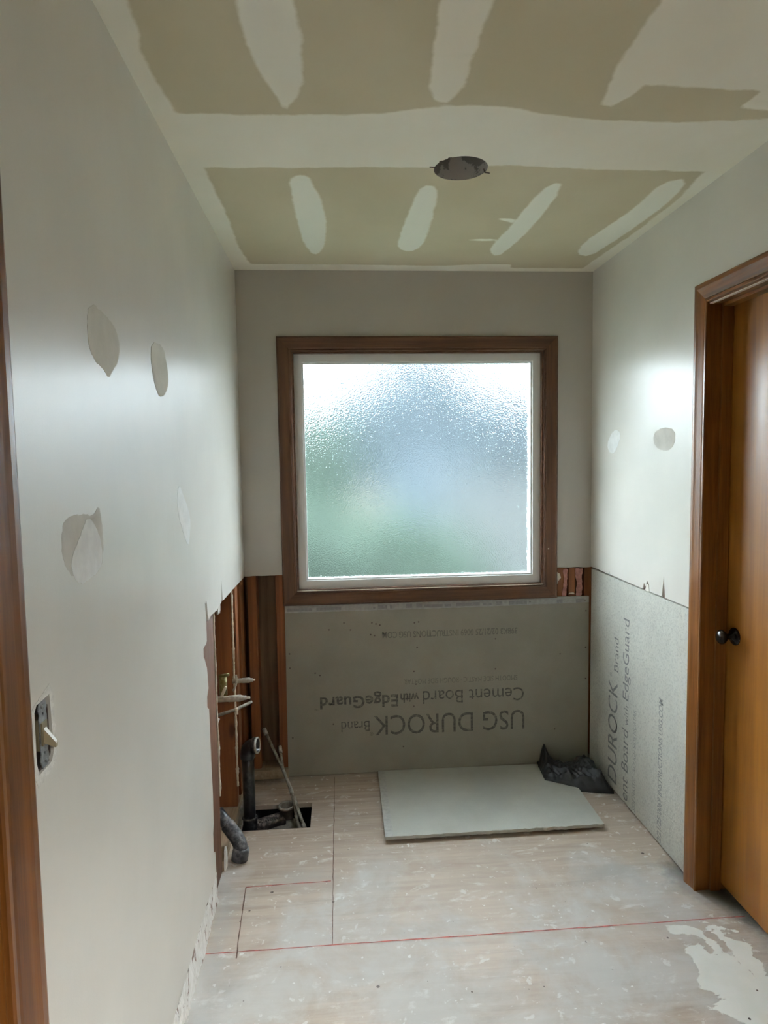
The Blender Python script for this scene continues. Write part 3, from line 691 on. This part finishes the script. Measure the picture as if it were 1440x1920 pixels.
# ---------------------------------------------------------------- left door
dl = empty('door_2', (XL, .45, 0)); struct(dl)
LY1, LY0 = .848, .06
adopt(obj('casing', molding((XL, LY1+.004, 0), (XL, LY1+.004, cz), (0, 1.22, 0), (0, 1.22, 1), CD, (1, 0, 0)), 'oak'), dl)
adopt(obj('casing', molding((XL, LY0-.004, 0), (XL, LY0-.004, cz), (0, -1, 0), (0, -1, 1), CD, (1, 0, 0)), 'oak'), dl)
adopt(obj('casing', molding((XL, LY0-.004, cz), (XL, LY1+.004, cz), (0, -1, 1), (0, 1.22, 1), CD, (1, 0, 0)), 'oak_y'), dl)
adopt(obj('door_jamb', boxm(XL-.118, XL+.001, LY1, LY1+.018, 0, JZ+.018), 'oak'), dl)
adopt(obj('door_jamb', boxm(XL-.118, XL+.001, LY0-.018, LY0, 0, JZ+.018), 'oak'), dl)
adopt(obj('door_jamb', boxm(XL-.118, XL+.001, LY0, LY1, JZ, JZ+.018), 'oak_y'), dl)
adopt(obj('door_stop', boxm(XL-.070, XL-.035, LY1-.011, LY1, .002, JZ), 'oak'), dl)
adopt(obj('door_leaf', boxm(XL-.104, XL-.072, LY0+.003, LY1-.003, .02, JZ-.003), 'door'), dl)
# the left wall sheet behind the left door is cut by the doorway: fill strip of far sheet is behind the leaf

# ---------------------------------------------------------------- light switch in its opening
sw = empty('light_switch', (XL, 1.002, 1.135)); tag(sw, 'bare toggle light switch with ivory lever in a hole in the left wall', 'switch')
bm = bmesh.new(); bx = slab([[(.975,1.082),(1.030,1.082),(1.030,1.188),(.975,1.188)], [(.978,1.086),(1.027,1.086),(1.027,1.184),(.978,1.184)]], 'x', XL-.055, XL-.004)
box(bx, XL-.056, XL-.054, .975, 1.030, 1.082, 1.188)
adopt(obj('switch_box', bx, 'boxdark'), sw)
strap = [(.990,1.096),(.996,1.083),(1.014,1.083),(1.020,1.096),(1.016,1.105),(1.018,1.112),(1.018,1.160),(1.016,1.166),(1.020,1.174),(1.014,1.186),(.996,1.186),(.990,1.174),(.994,1.166),(.992,1.160),(.992,1.112),(.994,1.105)]
hole = lambda cy, cz_, r: [(cy+r*math.cos(a*PI/5), cz_+r*math.sin(a*PI/5)) for a in range(10)]
adopt(obj('mounting_strap', slab([strap, hole(1.005,1.091,.0025), hole(1.005,1.178,.0025), hole(1.005,1.166,.002), hole(1.005,1.105,.002)], 'x', XL-.003, XL-.0015), 'galv'), sw)
adopt(obj('switch_body', boxm(XL-.040, XL-.003, .991, 1.019, 1.112, 1.160, bev=.001), 'almond'), sw)
bm = bmesh.new(); box(bm, XL-.004, XL+.0005, .996, 1.014, 1.118, 1.154); adopt(obj('toggle_collar', bm, 'almond'), sw)
bm = bmesh.new()
A = [(XL-.002, y, z) for y, z in ((.9995,1.122),(1.0105,1.122),(1.0105,1.147),(.9995,1.147))]; B = [(XL+.017, y, z) for y, z in ((1.001,1.113),(1.009,1.113),(1.009,1.121),(1.001,1.121))]
va = [bm.verts.new(p) for p in A]; vb = [bm.verts.new(p) for p in B]
for i in range(4): bm.faces.new((va[i], va[(i+1) % 4], vb[(i+1) % 4], vb[i]))
bm.faces.new(va[::-1]); bm.faces.new(vb); bmesh.ops.bevel(bm, geom=bm.edges[:], offset=.0008, segments=2, affect='EDGES')
adopt(obj('toggle', bm, 'ivory'), sw)
for zc_ in (1.091, 1.178):
    bm = bmesh.new(); lathe(bm, [(.0032, 0), (.003, .0015), (0, .002)], (XL-.0015, 1.005+(.003 if zc_ < 1.1 else -.003), zc_), (1, 0, 0), 10)
    adopt(obj('screw', bm, 'galv'), sw)
bm = bmesh.new(); tube(bm, bez((XL-.03, .983, 1.182), (XL-.001, .984, 1.165), (XL-.03, .985, 1.13)), .002, 8); adopt(obj('wire', bm, 'black'), sw)

# ---------------------------------------------------------------- cement boards with their printing
def text_mesh(body, width, height, bold=False, ls=1.0):
    cu = bpy.data.curves.new('txt', 'FONT'); cu.body = body; cu.size = 1.0; cu.space_character = ls
    cu.resolution_u = 4; cu.offset = .022 if bold else 0.0
    o = bpy.data.objects.new('txt', cu); C.objects.link(o)
    bpy.context.view_layer.update()
    me = bpy.data.meshes.new_from_object(o.evaluated_get(bpy.context.evaluated_depsgraph_get()))
    bpy.data.objects.remove(o)
    co = [v.co.copy() for v in me.vertices]
    x0 = min(c.x for c in co); x1 = max(c.x for c in co)
    capo = .69   # cap height of the built-in font per unit size
    bm = bmesh.new(); bm.from_mesh(me); bpy.data.meshes.remove(me)
    for v in bm.verts: v.co.x = (v.co.x-x0)/(x1-x0)*width; v.co.y = v.co.y/capo*height
    bmesh.ops.triangulate(bm, faces=bm.faces[:])
    return bm
def print_back(body, x, z, width, height, m, parent, bold=False, ls=1.0):
    bm = text_mesh(body, width, height, bold, ls)
    for v in bm.verts: u, h = v.co.x, v.co.y; v.co = (x-u, YB-.0005-.0004, z-h)
    o = obj('printed_text', bm, m); adopt(o, parent); return o
def print_right(body, y, z, width, height, m, parent, bold=False, ls=1.0):
    bm = text_mesh(body, width, height, bold, ls)
    for v in bm.verts: u, h = v.co.x, v.co.y; v.co = (XR-.0009, y+h, z+u)
    bmesh.ops.bisect_plane(bm, geom=bm.verts[:]+bm.edges[:]+bm.faces[:], plane_co=(0, 0, .013), plane_no=(0, 0, 1), clear_inner=True)
    o = obj('printed_text', bm, m); adopt(o, parent); return o

b1 = empty('cement_board', (.49, YB, 0)); tag(b1, 'large grey cement board under the window with upside-down printed lettering', 'cement board')
BX0, BX1 = -.267, 1.240
pl = [(BX0,.856),(BX1,.860),(BX1+.001,.012),(BX0-.004,.004)]
adopt(obj('panel', slab([pl], 'y', YB-.0005, YS-.001), 'cement'), b1)
tp = adopt(obj('edge_tape', slab([jag([(BX0,.8565),(BX1,.8605),(BX1,.829),(.6,.822),(BX0,.822)], .0008, .02, True, 2)], 'y', YB-.0010, YB-.0004), 'tape'), b1)
bm = bmesh.new(); rnd = random.Random(5); x = BX0+.01
while x < BX1-.06:
    wd = rnd.choice((.012, .03, .045, .09, .12))
    if rnd.random() < .72: box(bm, x, x+wd, YB-.0014, YB-.0009, .829, .829+rnd.uniform(.010, .020))
    x += wd+rnd.uniform(.006, .03)
o = obj('tape_print', bm, 'inkt'); o['kind'] = 'stuff'; o.parent = tp
print_back('USG DUROCK', .912, .292, .758, .098, 'ink', b1)
print_back('\u00ae', .150, .212, .016, .018, 'ink', b1)
print_back('Brand', .133, .270, .139, .052, 'ink', b1)
print_back('Cement Board', .909, .408, .509, .066, 'ink', b1)
print_back('with', .380, .400, .092, .045, 'ink', b1, True)
print_back('EdgeGuard', .277, .396, .385, .058, 'ink', b1, True, 1.03)
print_back('\u2122', -.115, .350, .02, .018, 'ink2', b1)
print_back('SMOOTH SIDE MASTIC \u00b7 ROUGH SIDE MORTAR', .876, .472, .568, .026, 'ink2', b1)
print_back('39BK3 02/21/25 0069 INSTRUCTIONS USG.COM', .876, .712, .672, .030, 'ink2', b1, True)
bm = bmesh.new()
for x, z in ((-.056,.733),(.017,.764),(.048,.729),(.153,.76),(.173,.754),(.192,.748),(.146,.702),(.165,.696),(.362,.753),(.383,.757),(.364,.684),(.39,.683),(.374,.63),(.766,.659),(.765,.507),(1.094,.571),(-.128,.52),(-.105,.508),(.357,.51),(.354,.334),(.366,.445),(-.045,.26),(1.068,.185),(-.244,.839),(1.225,.786),(1.225,.60),(1.226,.44),(-.25,.55),(-.25,.62),(-.245,.20),(.3,.13),(1.22,.84),(.5,.835),(.94,.84)):
    lathe(bm, [(.0042, 0), (.003, .0006), (0, .0007)], (x, YB-.0005, z), (0, -1, 0), 8)
adopt(obj('screw_hole', bm, 'boxdark'), b1)['kind'] = 'stuff'

b2 = empty('cement_board', (XR, 2.68, 0)); tag(b2, 'rough cement board on the right wall beside the door, lettering running upwards', 'cement board')
pl = [(2.207,.010),(2.207,.998),(3.128,1.0),(3.134,.012)]
adopt(obj('panel', slab([pl], 'x', XR-.0005, XR+DW), 'cement_r'), b2)
adopt(obj('edge_strip', slab([jag([(2.2035,.010),(2.2035,.998),(2.222,.998),(2.220,.010)], .001, .02, True, 3)], 'x', XR-.0012, XR-.0004), 'mud'), b2)
print_right('DUROCK', 2.812, .045, .477, .098, 'ink_r', b2)
print_right('Brand', 2.805, .575, .155, .046, 'ink_r', b2)
print_right('\u00ae', 2.875, .535, .018, .018, 'ink_r', b2)
print_right('Cement Board', 2.700, -.135, .480, .064, 'ink_r', b2)
print_right('with', 2.700, .368, .088, .040, 'ink_r', b2)
print_right('EdgeGuard', 2.700, .480, .362, .058, 'ink_r', b2)
print_right('SMOOTH SIDE MASTIC \u00b7 ROUGH SIDE MORTAR', 2.625, -.10, .568, .026, 'ink_r2', b2)
print_right('39BK3 02/21/25 0069 INSTRUCTIONS USG.COM', 2.400, -.10, .700, .030, 'ink_r2', b2, True)
# red framing seen through the joint between the two boards is the corner stud

# the offcut lying on the floor
b3 = empty('cement_board', (.6, 2.84, 0)); tag(b3, 'loose grey cement board lying flat on the subfloor under the window', 'cement board')
c4 = [(.163,2.536),(1.078,2.543),(1.098,3.120),(.171,3.134)]
def bl(u, v):
    x = (c4[0][0]*(1-u)+c4[1][0]*u)*(1-v)+(c4[3][0]*(1-u)+c4[2][0]*u)*v
    y = (c4[0][1]*(1-u)+c4[1][1]*u)*(1-v)+(c4[3][1]*(1-u)+c4[2][1]*u)*v
    return x, y
def boardmesh(u0, u1, v0, v1, nu, nv, zt, zb, rough=0.0):
    bm = bmesh.new(); T = {}; Bt = {}
    for i in range(nu+1):
        for j in range(nv+1):
            u = u0+(u1-u0)*i/nu; v = v0+(v1-v0)*j/nv; x, y = bl(u, v)
            if j == 0: y += rough*noise.noise(Vector((x*40, 0, 0)))
            wz = .0125*(1-v)**2.0 + .001*v
            T[i, j] = bm.verts.new((x, y, wz+zt)); Bt[i, j] = bm.verts.new((x, y, wz+zb))
    for i in range(nu):
        for j in range(nv):
            bm.faces.new((T[i, j], T[i+1, j], T[i+1, j+1], T[i, j+1])); bm.faces.new((Bt[i, j], Bt[i, j+1], Bt[i+1, j+1], Bt[i+1, j]))
    for i in range(nu):
        bm.faces.new((T[i, 0], Bt[i, 0], Bt[i+1, 0], T[i+1, 0])); bm.faces.new((T[i, nv], T[i+1, nv], Bt[i+1, nv], Bt[i, nv]))
    for j in range(nv):
        bm.faces.new((T[0, j], T[0, j+1], Bt[0, j+1], Bt[0, j])); bm.faces.new((T[nu, j], Bt[nu, j], Bt[nu, j+1], T[nu, j+1]))
    return bm
adopt(obj('panel', boardmesh(0, 1, 0, 1, 60, 12, .0135, 0, .006), 'cement_f'), b3)
adopt(obj('edge_tape', boardmesh(0, .036, 0, 1, 3, 12, .0139, .0130), 'tape_f'), b3)

# ---------------------------------------------------------------- crumpled black bag in the corner
def bag():
    bm = bmesh.new(); nu, nv = 84, 56; T = {}
    fr = [(0,.958,2.950),(.18,1.000,2.925),(.36,1.045,2.895),(.48,1.085,2.862),(.70,1.160,2.838),(1,1.240,2.824)]
    def front(u):
        for a, b in zip(fr[:-1], fr[1:]):
            if u <= b[0]: k = (u-a[0])/(b[0]-a[0]); return a[1]+(b[1]-a[1])*k, a[2]+(b[2]-a[2])*k
        return fr[-1][1:]
    for i in range(nu+1):
        u = i/nu; fx, fy = front(u)
        bx_, by_ = .972+(1.236-.972)*u, 3.128-.02*math.sin(u*PI)
        for j in range(nv+1):
            v = j/nv
            x = fx+(bx_-fx)*v; y = fy+(by_-fy)*v
            base = .016+.008*(u < .42)
            g = lambda cu, cv, su, sv: math.exp(-((u-cu)/su)**2-((v-cv)/sv)**2)
            h = .080*g(.06,.88,.14,.30)+.045*g(.02,.55,.12,.4)+.050*g(.74,.62,.14,.30)+.034*g(.90,.35,.14,.45)+.022*g(.42,.40,.22,.4)+.024*g(.62,.2,.2,.25)
            p = Vector((x*16, y*16, 2.3)); n1 = noise.noise(p); n2 = noise.noise(p*2.6+Vector((4, 2, 0))); n3 = noise.noise(Vector((x*60+y*34, y*20, 1)))
            ridge = (1-abs(n1)*2.2)*.016+(1-abs(n2)*2)*.009+(1-abs(n3)*2)*.005
            edge = min(1, min(u, 1-u)*9)*min(1, v*7+.12)*min(1, (1-v)*7+.1)
            z = base+(h+max(0, ridge))*edge
            if j == 0: z = base-.004+.004*abs(n2)
            x += .006*n2*min(1, (1-u)*6); y += .007*n1*(1 if v < .95 else 0)
            T[i, j] = bm.verts.new((min(x, 1.243), min(y, 3.134), z))
    for i in range(nu):
        for j in range(nv): bm.faces.new((T[i, j], T[i+1, j], T[i+1, j+1], T[i, j+1]))
    # underside, close to the floor or the board
    def zb(x): return .0005 if x > 1.085 else .016
    B = {k: bm.verts.new((v.co.x, v.co.y, min(v.co.z-.002, zb(v.co.x)+ (0 if 1 else 0)))) for k, v in T.items() if k[0] in (0, nu) or k[1] in (0, nv)}
    loop = [(i, 0) for i in range(nu)]+[(nu, j) for j in range(nv)]+[(i, nv) for i in range(nu, 0, -1)]+[(0, j) for j in range(nv, 0, -1)]
    for a, b in zip(loop, loop[1:]+loop[:1]): bm.faces.new((T[a], T[b], B[b], B[a]))
    return bm
o = place(obj('plastic_bag', bag(), 'bag', None, True), (1.12, 2.98, 0)); tag(o, 'crumpled black plastic bag in the corner on the loose cement board', 'bag')

# ---------------------------------------------------------------- plumbing
dp = empty('drain_pipe', (-.415, 2.79, -.12)); tag(dp, 'tall black plastic drain pipe rising from the floor hole, elbow on top', 'pipe')
PX, PY = -.414, 2.79
bm = bmesh.new(); tube(bm, [(PX, PY, z) for z in (-.12, -.05, 0, .1, .2, .285)], .0265, 28); adopt(obj('riser', bm, 'abs', None, True), dp)
bm = bmesh.new(); tube(bm, [(PX, PY, z) for z in (-.20, -.10, .000, .004)], [.034, .034, .034, .031], 28); adopt(obj('coupling', bm, 'abs', None, True), dp)
el = empty('dummy'); bpy.data.objects.remove(el)
D = Vector((.93, -.16, .08)).normalized()
bm = bmesh.new()
c0 = Vector((PX, PY, .270)); pts = [c0, c0+Vector((0, 0, .012))]+bez(c0+Vector((0, 0, .02)), c0+Vector((0, 0, .050)), c0+Vector((0, 0, .052))+D*.028, 10)
e_end = c0+Vector((0, 0, .052))+D*.028
tube(bm, pts, [.032, .032]+[.030]*11, 28, caps=False)
lathe(bm, [(.030, -.004), (.0345, -.003), (.0345, .018), (.0275, .018), (.026, -.012), (.018, -.03), (0, -.034)], e_end, D, 28)
elb = adopt(obj('elbow', bm, 'abs', None, True), dp)
bm = bmesh.new(); lathe(bm, [(.0352, .012), (.0352, .0195), (.0278, .0195), (.0276, .010)], e_end, D, 28)
r_ = obj('elbow_rim', bm, 'nickel', None, True); r_.parent = elb

# horizontal rusty drain with the toilet flange ring at its end
fg = empty('drain_flange', (-.27, 2.86, -.05)); tag(fg, 'rusty horizontal drain in the floor hole ending in a grey flange ring', 'pipe')
bm = bmesh.new(); tube(bm, [(-.40,2.80,-.055),(-.36,2.815,-.050),(-.31,2.835,-.045),(-.27,2.85,-.045)], [.030,.029,.027,.028], 24); adopt(obj('branch', bm, 'iron', None, True), fg)
bm = bmesh.new()
for a in range(12):
    q = random.Random(a); lathe(bm, [(.006, 0), (.005, .004), (0, .006)], (-.39+.11*a/12, 2.80+.04*a/12-.012, -.028+q.uniform(-.004, .002)), (0, -.3, 1), 7)
adopt(obj('rust_scale', bm, 'iron'), fg)['kind'] = 'stuff'
bm = bmesh.new(); lathe(bm, [(.027, -.05), (.031, -.05), (.031, -.006), (.0385, -.004), (.0395, .002), (.037, .006), (.030, .007), (.0275, .003), (.0265, -.05)], (-.258, 2.852, .008), (-.05, -.05, 1), 32)
adopt(obj('flange_ring', bm, 'copper', None, True), fg)

def cop(pts, r, label, tip):
    loc = pts[0]; e = empty('copper_pipe', loc); tag(e, label, 'pipe')
    bm = bmesh.new(); tube(bm, pts, r, 14); adopt(obj('tube', bm, 'copper', None, True), e)
    a, b = Vector(pts[-2]), Vector(pts[-1]); d = (b-a).normalized()
    bm = bmesh.new(); tube(bm, [b-d*.03*tip, b+d*.003], [r*1.35, r*1.35], 14); adopt(obj('end_cap', bm, 'nickel', None, True), e)
    bm = bmesh.new(); q = Vector(pts[1]); q2 = Vector(pts[2]); dd = (q2-q).normalized(); tube(bm, [q-dd*.012, q+dd*.012], [r*1.3]*2, 14); adopt(obj('coupling', bm, 'copper', None, True), e)
cop([(-.135,2.720,-.17),(-.178,2.765,-.040),(-.205,2.80,.02),(-.232,2.87,.058),(-.285,2.985,.120),(-.379,3.110,.262)], .0072, 'longer thin copper pipe leaning from the floor hole to the dark cavity', 1)
cop([(-.160,2.722,-.17),(-.212,2.80,-.02),(-.224,2.84,.03),(-.245,2.89,.070),(-.285,3.00,.118),(-.305,3.105,.172)], .0066, 'shorter copper pipe with pale capped tip beside the longer leaning one', 1.1)
# buried drain lump
bm = bmesh.new(); bmesh.ops.create_icosphere(bm, subdivisions=4, radius=1)
for v in bm.verts:
    nn = 1+.12*noise.noise(v.co*2.2); v.co = Vector((v.co.x*.10*nn-.30, v.co.y*.07*nn+2.91, v.co.z*.06*nn-.14))
o = place(obj('stone', bm, 'rock', None, True), (-.30, 2.91, -.2)); tag(o, 'rounded grey lump of rubble at the bottom of the floor hole', 'stone')

# grey drain elbow near the first stud
dg_ = empty('drain_elbow', (-.43, 2.49, .03)); tag(dg_, 'dusty dark grey drain elbow lying on the floor by the nearest stud', 'pipe')
bm = bmesh.new(); a0 = Vector((-.505, 2.545, .168)); a1 = Vector((-.428, 2.505, .083)); tube(bm, [a0, a0.lerp(a1, .5), a1], [.024, .024, .024], 24); adopt(obj('tube', bm, 'absd', None, True), dg_)
bm = bmesh.new(); tube(bm, [a0.lerp(a1, .52), a0.lerp(a1, .54)]+bez(a0.lerp(a1, .85), (-.404, 2.487, .062), (-.408, 2.480, .040), 8), [.0275]*11, 24); el2 = adopt(obj('elbow', bm, 'absd', None, True), dg_)
bm = bmesh.new(); tube(bm, [(-.404,2.481,.050), (-.4055,2.480,.040), (-.409,2.478,.022), (-.412,2.477,.004)], [.029, .032, .032, .0315], 24); h_ = obj('hub', bm, 'absd', None, True); h_.parent = el2

# supply stubs for the basin
def stub(y, z, x0, x1, r, label):
    e = empty('water_stub', (x0, y, z)); tag(e, label, 'pipe')
    d = x1-x0
    bm = bmesh.new(); lathe(bm, [(0, 0), (r, 0), (r, d*.42), (r*1.1, d*.44), (r*1.15, d*.74), (r*.9, d*.80), (r*.78, d*.84), (r*.74, d*.90), (0, d*.90)], (x0, y, z), (1, 0, .02), 20); adopt(obj('tube', bm, 'nickel', None, True), e)
    bm = bmesh.new(); lathe(bm, [(r*.42, d*.89), (r*.42, d*.985), (r*.30, d), (0, d)], (x0, y, z), (1, 0, .02), 14); adopt(obj('tip', bm, 'caulk', None, True), e)
    return e
stub(2.80, .609, -.470, -.374, .0100, 'upper white-grey capped water stub sticking out of the left wall')
v2 = stub(2.60, .602, -.520, -.369, .0118, 'lower capped water stub, larger and nearer than the upper one')
bm = bmesh.new(); tube(bm, [(-.483,2.60,.612), (-.470,2.596,.640), (-.462,2.594,.655)], [.0055, .006, .0045], 10); adopt(obj('lever', bm, 'caulk', None, True), v2)
bv = empty('brass_valve', (-.485, 2.66, .64)); tag(bv, 'dull brass valve body tucked behind the two water stubs', 'valve')
bm = bmesh.new(); tube(bm, [(-.485,2.66,.60),(-.485,2.66,.675)], .016, 18); adopt(obj('body', bm, 'brass', None, True), bv)
bm = bmesh.new(); tube(bm, [(-.500,2.66,.678),(-.460,2.66,.684)], .006, 10); adopt(obj('bonnet', bm, 'brass', None, True), bv)
bm = bmesh.new(); tube(bm, bez((-.452,2.70,.600), (-.430,2.70,.64), (-.440,2.71,.66), 6)+[Vector((-.440,2.71,.665))], .0045, 10); adopt(obj('arm', bm, 'nickel', None, True), bv)
tp_ = empty('copper_pipe', (-.50, 2.74, .50)); tag(tp_, 'thin horizontal pipe below the water stubs in the left wall cavity', 'pipe')
bm = bmesh.new(); tube(bm, [(-.52,2.70,.498),(-.45,2.74,.505),(-.392,2.80,.513)], .0068, 12); adopt(obj('tube', bm, 'copper', None, True), tp_)
bm = bmesh.new(); tube(bm, [(-.448,2.735,.512),(-.444,2.733,.486)], [.008, .005], 10); adopt(obj('solder_blob', bm, 'caulk', None, True), tp_)
bm = bmesh.new(); tube(bm, [(-.500,2.62,.515),(-.505,2.60,.50),(-.53,2.56,.47)], .0045, 10); adopt(obj('branch', bm, 'nickel', None, True), tp_)

# ---------------------------------------------------------------- outdoors, seen blurred through the obscure glass
struct(obj('ground', slab([[(-30, 3.4), (30, 3.4), (30, 60), (-30, 60)]], 'z', -.6, -.55), 'grass'))
def crown(bm, c, r, seed, sub=4):
    k = bmesh.ops.create_icosphere(bm, subdivisions=sub, radius=1)
    for v in k['verts']:
        p = v.co.copy(); n_ = 1+.22*noise.noise(p*2.5+Vector((seed, 0, 0)))+.10*noise.noise(p*7+Vector((0, seed, 0)))
        v.co = Vector((c[0]+p.x*r[0]*n_, c[1]+p.y*r[1]*n_, c[2]+p.z*r[2]*n_))
def tree(x, y, blobs, m, label, cat='tree', trunk=True):
    e = empty('tree' if trunk else 'bush', (x, y, -.55)); tag(e, label, cat)
    bm = bmesh.new()
    for i, (dx, dz, rx, rz) in enumerate(blobs): crown(bm, (x+dx, y, dz), (rx, rx*.8, rz), i+x)
    adopt(obj('foliage', bm, m), e)
    bm = bmesh.new(); tube(bm, [(x, y, -.6), (x, y, .6), (x+.05, y, 1.2)], [.18, .14, .1], 12); adopt(obj('trunk', bm, 'bark'), e)
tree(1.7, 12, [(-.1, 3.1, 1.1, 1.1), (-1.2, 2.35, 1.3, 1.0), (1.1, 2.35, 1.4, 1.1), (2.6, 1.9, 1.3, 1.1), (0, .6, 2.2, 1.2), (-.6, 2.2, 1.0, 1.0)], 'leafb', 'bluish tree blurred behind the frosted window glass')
tree(-2.2, 9.3, [(.6, 1.35, 1.3, 1.1), (1.5, 1.2, 1.1, 1.1), (-1.2, 1.0, 1.2, 1.2), (.9, .1, 1.9, 1.3), (.2, .6, 1.2, 1.0)], 'leaf', 'low green tree at the left behind the frosted glass')
tree(.25, 6.2, [(-.8, .65, .75, .62), (-.1, .50, .75, .66), (.6, .3, .65, .6)], 'leaf', 'green bush low behind the frosted window glass', 'bush', False)
o = place(obj('garden_fence', boxm(1.4, 6.5, 8.6, 8.68, -.58, 1.35), 'fence'), (3, 8.6, -.55)); tag(o, 'grey garden fence blurred at the right behind the frosted glass', 'fence')
